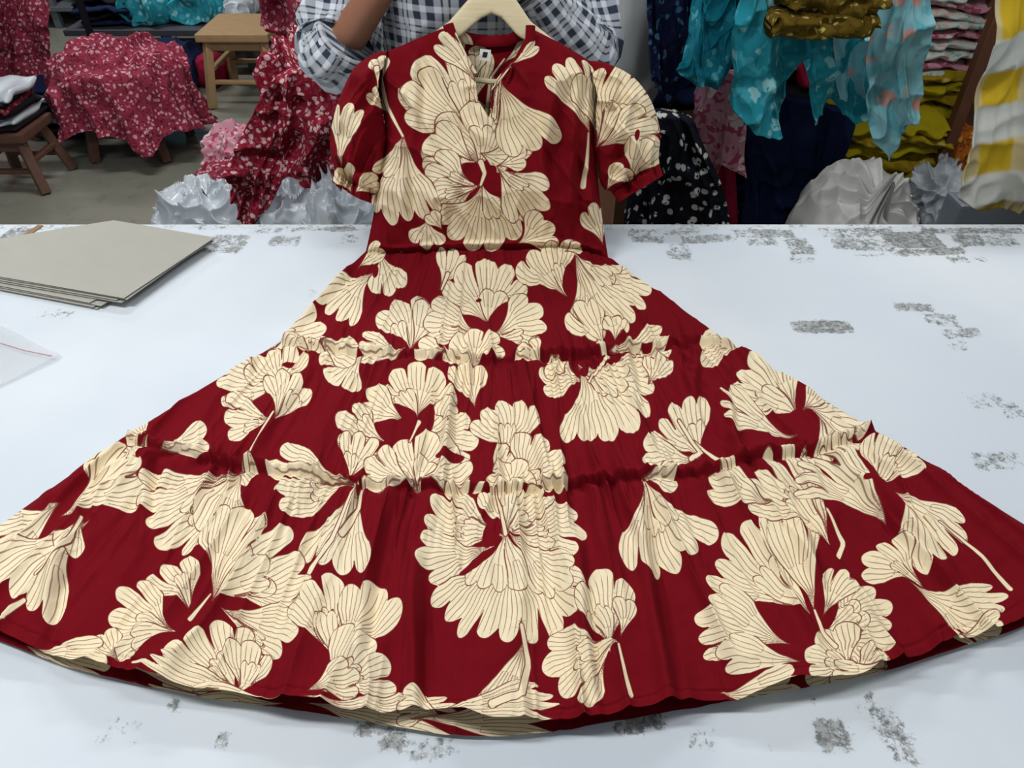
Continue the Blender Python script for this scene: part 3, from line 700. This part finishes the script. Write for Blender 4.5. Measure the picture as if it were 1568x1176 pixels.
for x in (-4.6,-3.4,-2.2,-1.0,.2,1.4):
    add_box(bm,(x-.025,6.0,0),(x+.025,6.05,2.4)); add_box(bm,(x-.025,6.55,0),(x+.025,6.6,2.4))
for z in (.12,.75,1.4,2.1): add_box(bm,(-4.65,5.98,z),(1.45,6.62,z+.03))
parent(from_bm('rack_frame',bm,m_plain('rack_grey',(92,98,104),.5,.1)),rk0)
mm=[M_blk,M_nav,M_mar,M_gry,M_red,M_teal2]
for i in range(10):
    x=-4.5+i*.6; m=[mm[(i*2)%6],mm[(i*3+1)%6]]
    for zb in (.152,.782,1.432): parent(stack('shelved_cloth_stack',(x,6.06,zb),(x+.5,6.5,zb+random.uniform(.3,.5)),4,m,seed=i+int(zb*30)),rk0)
p=at(15,230,3.2); lx=float(p[0])
stool('wooden_stool',lx-.08,3.36,.28,.28,M_dw)
stack('wrapped_garment_packs',(lx-.26,3.22,.282),(lx+.06,3.5,.45),6,[M_blk,M_poly,M_blk,M_mar],seed=8)
a=float(at(62,220,3.9)[0]); b=float(at(150,220,3.9)[0])
stack('folded_blue_garments',(a,3.85,.003),(b,4.12,.27),7,[M_nav,M_blk,m_plain('slate_blue',(70,92,124))],seed=5)
rx0=float(at(-160,60,3.95)[0]); rx1=float(at(98,60,3.95)[0]); bm=bmesh.new()
for x in (rx0,rx1-.04): beam(bm,(x,4.3,.0),(x,4.3,1.25),.03); beam(bm,(x,4.14,.015),(x,4.5,.015),.03)
beam(bm,(rx0,4.3,1.235),(rx1-.04,4.3,1.235),.03)
from_bm('garment_rail',bm,M_blk)
hanging('rose_print_garment',[(-110,-120),(0,-120),(78,-120)],[(-90,170),(10,190),(45,178),(70,160),(86,140)],4.22,M_pink2,folds=9,amp=.12,seed=3,mid=[(-80,30),(10,30),(90,30)],crump=.04)
heap_px('rose_print_cloth_heap',405,600,60,330,2.45,.6,M_pink,seed=12,amp=.16,fr=7,aniso=(1.3,1,.5))
hanging('rose_print_cloth_drape',[(432,110),(490,95),(560,100)],[(366,268),(390,336),(422,322),(455,255),(490,272),(540,308),(580,300)],2.12,M_pink,folds=9,amp=.08,seed=6,mid=[(385,205),(440,190),(510,190),(590,205)],crump=.08)
heap_px('rose_print_cloth_bundle',395,490,-60,70,3.3,.6,M_pink2,seed=15,amp=.12,fr=6)
heap('mixed_scrap_pile',(float(at(365,235,3.35)[0]),3.4,.08),(.16,.2,.15),M_pkw,seed=19,amp=.09,fr=11,zmin=0.002)
heap('mixed_scrap_pile',(float(at(340,262,3.1)[0]),3.14,.05),(.12,.16,.09),M_pink2,seed=23,amp=.08,fr=10,zmin=0.002)
for i,(x0,x1,y0,Y) in enumerate([(225,400,318,2.2),(370,520,312,2.05),(470,610,306,1.9)]):
    a=float(at(x0,335,Y)[0]);b=float(at(x1,335,Y)[0]);zt=float(at((x0+x1)/2,y0,Y)[2])
    heap('white_polythene_bag',((a+b)/2,Y+.08,zt/2),((b-a)/2*1.1,.16,zt/2+.01),M_poly,seed=30+i,amp=.030,fr=6,zmin=.003,aniso=(1,1,1),pw=.45,n=(260,170),crk=.9)

# ------------------------------------------------------------ background right : loaded rack
rk=empty('fabric_storage_rack',(1.2,2.7,0))
bm=bmesh.new()
X0=float(at(965,200,2.6)[0]); X1=float(at(1640,200,2.6)[0])+.5
for x in (X0,(X0+X1)/2,X1):
    for y in (2.35,3.1): add_box(bm,(x-.025,y-.025,0),(x+.025,y+.025,2.0))
for z in (.12,.62,1.12,1.6): add_box(bm,(X0-.03,2.33,z),(X1+.03,3.12,z+.025))
parent(from_bm('frame',bm,m_plain('rack_brown',(96,62,42),.6,.25,20)),rk)
bm=bmesh.new()
beam(bm,(float(at(1500,160,2.22)[0]),2.2,.0),(float(at(1500,160,2.22)[0]),2.2,1.9),.035); from_bm('wooden_post',bm,m_plain('post_wood',(104,62,40),.6,.3,15))
for i in range(6):
    x=X0+.05+i*(X1-X0-.1)/6; wdt=(X1-X0-.1)/6-.03
    for j,zb in enumerate((.147,.647,1.147)):
        if i>=3 and j==1: continue
        parent(stack('folded_fabric_pile',(x,2.72 if i>=2 else 2.5,zb),(x+wdt,3.05,zb+.4),5,[[M_blk,M_nav],[M_nav,M_nav2],[M_blk,M_red]][(i+j)%3],seed=40+i*3+j),rk)
heap_px('white_plastic_sack',925,1045,-60,190,2.3,.35,M_gry,seed=50,amp=.06,fr=6,aniso=(1.3,1,.35))
hanging('navy_print_cloth',[(1005,-70),(1040,-80),(1075,-70)],[(1010,110),(1040,160),(1075,130)],2.16,M_nav2,folds=5,amp=.06,seed=51,crump=.03)
hanging('navy_floral_cloth',[(1025,172),(1050,168),(1080,180)],[(940,560),(1030,565),(1100,560),(1160,560)],2.0,M_navf,folds=6,amp=.07,seed=52,mid=[(978,300),(1050,300),(1132,310)],crump=.03)
hanging('pale_pink_cloth',[(1090,110),(1120,100),(1150,110)],[(1085,235),(1105,300),(1125,250),(1160,270)],2.13,M_pkw,folds=4,amp=.05,seed=53,mid=[(1078,190),(1115,190),(1160,180)],crump=.03)
hanging('crimson_cloth',[(1100,180),(1150,170)],[(1108,520),(1150,520)],2.17,M_red,folds=4,amp=.04,seed=54)
hanging('navy_cotton_cloth',[(1150,150),(1220,140),(1330,160)],[(1145,520),(1220,520),(1310,520)],2.22,M_nav,folds=7,amp=.07,seed=55,mid=[(1155,280),(1230,280),(1300,280)],crump=.05)
hanging('turquoise_garment',[(1095,-95),(1130,-110),(1165,-90)],[(1052,95),(1075,118),(1108,128),(1140,70)],2.02,M_teal2,folds=6,amp=.07,seed=56,mid=[(1075,10),(1110,5),(1160,15)],crump=.05)
hanging('turquoise_garment',[(1160,-95),(1195,-100),(1240,-90)],[(1135,150),(1160,188),(1205,202),(1225,120),(1252,92)],1.97,M_teal,folds=6,amp=.08,seed=57,mid=[(1140,30),(1190,10),(1245,20)],crump=.05)
hanging('turquoise_garment',[(1250,10),(1290,0),(1335,15)],[(1265,185),(1290,150),(1325,180),(1352,175)],2.04,M_teal,folds=5,amp=.05,seed=58,mid=[(1252,95),(1290,90),(1345,100)],crump=.04)
hanging('light_blue_garment',[(1385,-90),(1415,-95),(1450,-80)],[(1360,215),(1385,245),(1402,190),(1425,170)],1.93,M_lt,folds=5,amp=.05,seed=59,mid=[(1345,80),(1390,60),(1440,60)],crump=.04)
hanging('turquoise_garment',[(1300,55),(1340,60),(1372,60)],[(1310,150),(1345,165),(1375,140)],2.0,M_lt,folds=4,amp=.04,seed=60)
def roll_bundle(name,x0,x1,y0,y1,Y,mat,seed):
    a=at(x0,(y0+y1)/2,Y);b=at(x1,(y0+y1)/2,Y);zt=float(at(x0,y0,Y)[2]);zb=float(at(x0,y1,Y)[2])
    return stack(name,(a[0],Y,zb),(b[0],Y+.16,zt),3,[mat],seed=seed,bul=.03)
roll_bundle('olive_fabric_rolls',1218,1388,-60,66,1.80,M_oliv,61)
stack_px('folded_mint_print_cloths',1430,1560,-50,125,2.32,.35,11,[M_mint,M_pkw,M_mint],seed=62)
stack_px('folded_mustard_cloths',1350,1500,118,200,2.28,.35,5,[M_must,M_must2],seed=63,bul=.03)
stack_px('folded_mustard_cloths',1310,1482,185,285,2.2,.4,5,[M_must2,M_must],seed=64,bul=.03)
heap_px('orange_print_bundle',1468,1540,205,285,2.26,.3,M_org,seed=65,amp=.04,fr=12)
def sack(name,x0,x1,ytop,Y,knot,seed):
    a=float(at(x0,320,Y)[0]);b=float(at(x1,320,Y)[0]);zt=float(at((x0+x1)/2,ytop,Y)[2])
    nt,nr=240,170; th=np.linspace(0,2*np.pi,nt,endpoint=False)[None]; s=(np.linspace(0.0,1,nr)**1.6)[:,None]
    kx,kz=float(at(knot[0],knot[1],Y-.12)[0]),float(at(knot[0],knot[1],Y-.12)[2])
    cx,cy,cz=(a+b)/2,Y+.10,zt*.5; rx,ry,rz=(b-a)/2*.93,.22,zt*.5
    kd=np.array([(kx-cx)/rx,-.75,(kz-cz)/rz+.15]); kd/=np.linalg.norm(kd)
    e1=np.cross(kd,[0,0,1]);e1/=np.linalg.norm(e1);e2=np.cross(kd,e1)
    ph=s*math.pi*.995
    D=kd*np.cos(ph)[...,None]+(e1*np.cos(th)[...,None]+e2*np.sin(th)[...,None])*np.sin(ph)[...,None]
    pleat=ridge(np.cos(th)*3.4+3,np.sin(th)*3.4,s*.9,seed)*np.exp(-s*2.2)
    k=1+.26*(pleat-.45*np.exp(-s*2.2))-.22*np.exp(-s*14)+.05*(vn(D[...,0]*4,D[...,1]*4,D[...,2]*4,seed+1)-.5)+.06*(ridge(D[...,0]*5,D[...,1]*5,D[...,2]*5,seed+2)-.5)
    k=k+.45*np.exp(-(s/.028)**2)*(.5+.7*vn(np.cos(th)*3,np.sin(th)*3,0,seed))
    sq=.9
    V=np.stack([cx+rx*np.sign(D[...,0])*np.abs(D[...,0])**sq*k,cy+ry*D[...,1]*k,cz+rz*np.sign(D[...,2])*np.abs(D[...,2])**sq*k],-1)
    V[...,2]=np.maximum(V[...,2],.003)
    return mesh_np(name,V.reshape(-1,3),gridq(nr,nt,0,True),M_wht)
sack('tied_white_sack',1266,1478,290,1.85,(1405,322),70)
heap_px('wrapped_white_bundle',1446,1512,286,345,2.0,.18,M_poly,seed=72,amp=.04,fr=10,crk=.9)
bm=bmesh.new(); p=at(1495,340,1.66); zt_=float(at(1530,322,1.66)[2]); add_box(bm,(p[0],1.66,.0),(p[0]+.26,1.74,zt_),.0,.008); from_bm('storage_box',bm,m_plain('grey_plastic',(120,130,142),.4,.06))
hanging('yellow_check_garment',[(1560,-100),(1610,-110),(1700,-100)],[(1476,290),(1510,312),(1580,318),(1700,330)],1.60,M_ychk,folds=6,amp=.05,seed=73,mid=[(1530,110),(1590,100),(1700,100)],crump=.03)
bm=bmesh.new(); ry=1.66
gx0=float(at(1560,-105,1.66)[0])-.05; gz_=float(at(1600,-105,1.66)[2])+.01
beam(bm,(gx0-.05,ry,gz_),(gx0+.7,ry,gz_),.022)
beam(bm,(gx0+.68,ry,0),(gx0+.68,ry,gz_+.01),.03); beam(bm,(gx0+.68,ry-.25,.015),(gx0+.68,ry+.25,.015),.03)
from_bm('garment_stand',bm,M_blk)

# ------------------------------------------------------------ person
per=empty('shop_worker',(-.08,1.62,0))
m_skin=m_plain('skin_brown',(154,104,78),.55,.08,12)
k=NT('plaid_shirt_cotton'); uvn=k.n('ShaderNodeTexCoord'); sx=k.n('ShaderNodeSeparateXYZ'); k.l(uvn.outputs['UV'],sx.inputs[0])
per_=.025
b1=band(sx.outputs[0],per_,.56); b2=band(sx.outputs[1],per_,.56)
c1=band(sx.outputs[0],per_*3,.1,.02); c2_=band(sx.outputs[1],per_*3,.1,.02)
both=k.math('MULTIPLY',b1,b2); one=k.math('MAXIMUM',b1,b2)
c=k.mix(k.math('MULTIPLY',one,.52),lin((220,225,230)),lin((84,98,122))); c=k.mix(k.math('MULTIPLY',both,.92),c,lin((26,34,56)))
c=k.mix(k.math('MULTIPLY',k.math('MAXIMUM',c1,c2_),.6),c,lin((222,226,230)))
k.col(c); k.rough(.9); k.spec(.15); m_plaid=k.m
def loft(name,C,RA,mat,axes=None,K=64,wr=.0,seed=0,caps=False,ups=None,n=60,fr=(10,5)):
    C=np.asarray(C,float);RA=np.asarray(RA,float)
    d=np.r_[0,np.cumsum(np.linalg.norm(np.diff(C,axis=0),axis=1))]; L=d[-1]; t=np.linspace(0,L,n)
    def ip(A):
        out=np.stack([np.interp(t,d,A[:,i]) for i in range(A.shape[1])],-1)
        kk=3
        for _ in range(2):
            e=np.concatenate([np.repeat(out[:1],kk,0)*2-out[1:kk+1][::-1],out,2*np.repeat(out[-1:],kk,0)-out[-kk-1:-1][::-1]])
            out=np.stack([np.convolve(e[:,i],np.ones(2*kk+1)/(2*kk+1),'valid') for i in range(e.shape[1])],-1)
        return out
    c=ip(C);r=ip(RA)
    T=np.gradient(c,axis=0);T/=np.linalg.norm(T,axis=1)[:,None]
    up=np.array(ups if ups is not None else (0,1,0),float)
    B=np.cross(T,up);B/=np.linalg.norm(B,axis=1)[:,None];N=np.cross(B,T)
    A=np.linspace(0,2*np.pi,K+1)
    w=1+wr*(ridge(np.cos(A)[None]*1.6+t[:,None]*fr[0],np.sin(A)[None]*1.6,t[:,None]*fr[1],seed)-.5)*2+wr*.6*(ridge(np.cos(A)[None]*3,np.sin(A)[None]*3+t[:,None]*fr[0]*2,0,seed+1)-.5)
    V=c[:,None]+B[:,None]*(np.cos(A)[None,:,None]*r[:,0,None,None]*w[...,None])+N[:,None]*(np.sin(A)[None,:,None]*r[:,1,None,None]*w[...,None])
    circ=(r[:,0]+r[:,1]).mean()*math.pi
    UV=np.stack([np.repeat((A/(2*np.pi)*circ)[None],n,0),np.repeat(t[:,None],K+1,1)],-1)
    ob=mesh_np(name,V.reshape(-1,3),gridq(n,K+1),mat,uv=UV.reshape(-1,2))
    return ob
PX=-.08
parent(loft('shirt_torso',[(PX,1.63,.74),(PX,1.63,.90),(PX,1.63,1.05),(PX,1.63,1.2),(PX,1.63,1.30),(PX,1.63,1.355),(PX,1.62,1.385)],[(.185,.125),(.180,.12),(.178,.118),(.19,.115),(.19,.105),(.13,.085),(.065,.065)],m_plaid,wr=.05,seed=4,K=96,n=80),per)
parent(loft('shirt_collar',[(PX,1.62,1.36),(PX,1.615,1.40),(PX,1.61,1.42)],[(.085,.08),(.072,.07),(.082,.078)],m_plaid,n=20),per)
SH={'r':(-.245,1.63,1.325),'l':(.085,1.63,1.325)}
EL={'r':(-.350,1.50,1.100),'l':(.145,1.53,1.095)}
WR={'r':(-.195,1.43,1.285),'l':(.015,1.46,1.262)}
for s in 'rl':
    S0,E0,W0=[np.array(q[s]) for q in (SH,EL,WR)]
    f=.26 if s=='r' else .82
    c2=E0+(W0-E0)*f
    inn=S0+np.array([.05 if s=='r' else -.05,0,.01])
    mid=(S0+E0)/2+np.array([-.02 if s=='r' else .0,0,0])
    parent(loft('shirt_sleeve_'+s,[inn,S0,mid,E0+(S0-E0)*.15,E0+(W0-E0)*.08,c2],[(.07,.075),(.078,.078),(.074,.072),(.070,.068),(.064,.064),(.054,.054) if s=='r' else (.046,.046)],m_plaid,ups=(0,1,.2),wr=.20,seed=7+ord(s),n=80),per)
    u_=(W0-E0)/np.linalg.norm(W0-E0); g=.95 if s=='r' else .78
    parent(loft('rolled_cuff_'+s,[c2-u_*.03,c2-u_*.01,c2+u_*.006,c2+u_*.012,c2-u_*.0],[(.058*g,.058*g),(.064*g,.064*g),(.062*g,.062*g),(.054*g,.054*g),(.046*g,.046*g)],m_plaid,ups=(0,1,.2),wr=.05,seed=3,n=30),per)
def skin_obj(name,verts,edges,radii,mat,roots=(0,),sub=2):
    me=bpy.data.meshes.new(name); me.from_pydata([tuple(map(float,v)) for v in verts],edges,[]); me.update()
    ob=bpy.data.objects.new(name,me); SC.collection.objects.link(ob)
    md=ob.modifiers.new('skin','SKIN'); md.use_smooth_shade=True
    sv=me.skin_vertices[0].data
    for i,r in enumerate(radii): sv[i].radius=(r,r) if not isinstance(r,tuple) else r
    for r in roots: sv[r].use_root=True
    sb=ob.modifiers.new('sub','SUBSURF'); sb.levels=sub; sb.render_levels=sub
    me.materials.append(mat); return ob
bv=[(PX,1.63,.90),(PX,1.63,1.05),(PX,1.63,1.22),(PX,1.625,1.34),(PX,1.615,1.42),
    SH['r'],EL['r'],WR['r'],SH['l'],EL['l'],WR['l'],
    (PX-.09,1.63,.86),(PX-.10,1.62,.46),(PX-.10,1.64,.09),(PX-.11,1.54,.035),(PX+.09,1.63,.86),(PX+.10,1.62,.46),(PX+.10,1.64,.09),(PX+.11,1.54,.035)]
be=[(0,1),(1,2),(2,3),(3,4),(3,5),(5,6),(6,7),(3,8),(8,9),(9,10),(0,11),(11,12),(12,13),(13,14),(0,15),(15,16),(16,17),(17,18)]
br=[.11,.10,.11,.07,.052,.048,.040,.027,.048,.040,.027,.08,.055,.036,.03,.08,.055,.036,.03]
parent(skin_obj('body',bv,be,br,m_skin),per)
m_tr=m_plain('charcoal_trousers',(44,46,54),.85,.15)
for s,sg in (('r',-1),('l',1)):
    parent(loft('trouser_leg_'+s,[(PX+sg*.075,1.63,.93),(PX+sg*.09,1.63,.82),(PX+sg*.10,1.62,.46),(PX+sg*.10,1.635,.05)],[(.10,.118),(.098,.11),(.075,.078),(.062,.065)],m_tr,wr=.05,seed=2),per)
    bm=bmesh.new(); bmesh.ops.create_uvsphere(bm,u_segments=24,v_segments=14,radius=1,matrix=Matrix.Translation((PX+sg*.11,1.58,.042))@Matrix.Diagonal((.048,.135,.042,1)))
    for v in bm.verts: v.co.z=max(v.co.z,.004)
    parent(from_bm('shoe_'+s,bm,M_blk,True),per)
parent(loft('trouser_seat',[(PX,1.63,.80),(PX,1.63,.88),(PX,1.63,.97)],[(.16,.115),(.172,.118),(.165,.11)],m_tr,n=20),per)
def hand(s,palm_c,fdir,side,nrm):
    W=np.array(WR[s]);palm_c=np.array(palm_c);fd=np.array(fdir,float);fd/=np.linalg.norm(fd);sd=np.array(side,float);sd-=fd*sd.dot(fd);sd/=np.linalg.norm(sd);nm=np.cross(fd,sd)
    if nm.dot(nrm)<0: nm=-nm
    V=[W,(W+palm_c)/2,palm_c];E=[(0,1),(1,2)];R=[.026,(.031,.021),(.036,.019)]
    for i,(o_,l) in enumerate(((-.030,.066),(-.010,.078),(.011,.073),(.030,.058))):
        b0=palm_c+sd*o_*.95+fd*.022; i0=len(V)
        V.append(b0);R.append(.0115);E.append((2,i0))
        p=b0.copy(); a=.25
        for j,fr in enumerate((.42,.33,.25)):
            a+=(.55,.95,.75)[j]
            p=p+(fd*math.cos(a)+nm*math.sin(a))*l*fr
            V.append(p.copy());R.append((.0098,.0088,.0072)[j]);E.append((len(V)-2,len(V)-1))
    i0=len(V); b0=palm_c-sd*.034-fd*.02+nm*.008; V.append(b0);R.append(.014);E.append((1,i0))
    p=b0+(fd*.7-sd*.35+nm*.6)*.032; V.append(p);R.append(.0115);E.append((i0,i0+1))
    p=p+(fd*.55+sd*.35+nm*.7)*.028; V.append(p);R.append(.009);E.append((i0+1,i0+2))
    return skin_obj('hand_'+s,V,E,R,m_skin,(0,))
hk_=np.array(HOOK)
parent(hand('r',hk_+np.array([-.060,.004,.004]),(1,-.05,.05),(0,.2,1),(0,1,0)),per)
parent(hand('l',hk_+np.array([.042,.022,-.008]),(-1,-.1,.2),(0,.2,1),(0,-1,0)),per)
hc=Vector((PX,1.60,1.53))
bm=bmesh.new(); bmesh.ops.create_uvsphere(bm,u_segments=48,v_segments=32,radius=1)
for v in bm.verts:
    x,y,z=v.co
    w_=1-.25*max(0,-z)**1.5-.05*max(0,z)
    yy=y*(1 if y>0 else .93)
    f=max(0,-y)
    nose=.17*math.exp(-((x/.13)**2+((z+.12)/.2)**2))*(f>0)
    brow=.04*math.exp(-((z-.12)/.08)**2)*math.exp(-(x/.5)**2)
    eye=.07*(math.exp(-(((abs(x)-.36)/.16)**2+((z-.01)/.1)**2)))
    lip=.05*math.exp(-((x/.25)**2+((z+.45)/.08)**2)); chin=.06*math.exp(-((x/.25)**2+((z+.8)/.15)**2))
    yy-=f*(nose+brow-eye+lip+chin)
    v.co=Vector((x*.073*w_,yy*.092,z*.112))+hc
parent(from_bm('head',bm,m_skin,True),per)
m_hair=m_plain('black_hair',(18,15,14),.5,.3,60)
bm=bmesh.new(); bmesh.ops.create_uvsphere(bm,u_segments=48,v_segments=32,radius=1)
dl=[v for v in bm.verts if (v.co.z<.42 and v.co.y<-.15) or v.co.z<-.35]
bmesh.ops.delete(bm,geom=dl,context='VERTS')
for v in bm.verts: 
    n_=.03*math.sin(v.co.x*40+v.co.y*23); v.co=Vector((v.co.x*(.080+n_*.03),v.co.y*(.100),v.co.z*.121+.002))+hc
parent(from_bm('hair',bm,m_hair,True),per)
m_eye=m_plain('eye_white',(225,225,220),.2,.02); m_iris=m_plain('iris_dark',(30,20,15),.2,.1)
for sg in (-1,1):
    bm=bmesh.new(); bmesh.ops.create_uvsphere(bm,u_segments=16,v_segments=10,radius=.0115,matrix=Matrix.Translation(hc+Vector((sg*.027,-.071,.002)))); parent(from_bm('eye_%d'%(sg+2),bm,m_eye,True),per)
    bm=bmesh.new(); bmesh.ops.create_uvsphere(bm,u_segments=14,v_segments=8,radius=.0055,matrix=Matrix.Translation(hc+Vector((sg*.027,-.079,.001)))); parent(from_bm('iris_%d'%(sg+2),bm,m_iris,True),per)
    bm=bmesh.new(); bmesh.ops.create_uvsphere(bm,u_segments=18,v_segments=12,radius=1,matrix=Matrix.Translation(hc+Vector((sg*.073,.008,-.005)))@Matrix.Diagonal((.010,.018,.030,1))); parent(from_bm('ear_%d'%(sg+2),bm,m_skin,True),per)
bm=bmesh.new(); bmesh.ops.create_uvsphere(bm,u_segments=20,v_segments=10,radius=1,matrix=Matrix.Translation(hc+Vector((0,-.082,-.052)))@Matrix.Diagonal((.024,.009,.006,1))); parent(from_bm('lips',bm,m_plain('lip',(130,70,62),.5),True),per)

# ------------------------------------------------------------ world + camera
w=bpy.data.worlds.new('World'); SC.world=w; w.use_nodes=True
w.node_tree.nodes['Background'].inputs[0].default_value=(.88,.94,1,1); w.node_tree.nodes['Background'].inputs[1].default_value=.33
cd=bpy.data.cameras.new('camera'); cam=bpy.data.objects.new('camera',cd); SC.collection.objects.link(cam)
cam.location=(0,0,CZ); cam.rotation_euler=(math.radians(50),0,0); cd.sensor_width=36; cd.sensor_fit='HORIZONTAL'; cd.lens=FPX/1600*36; cd.clip_start=.01
SC.camera=cam
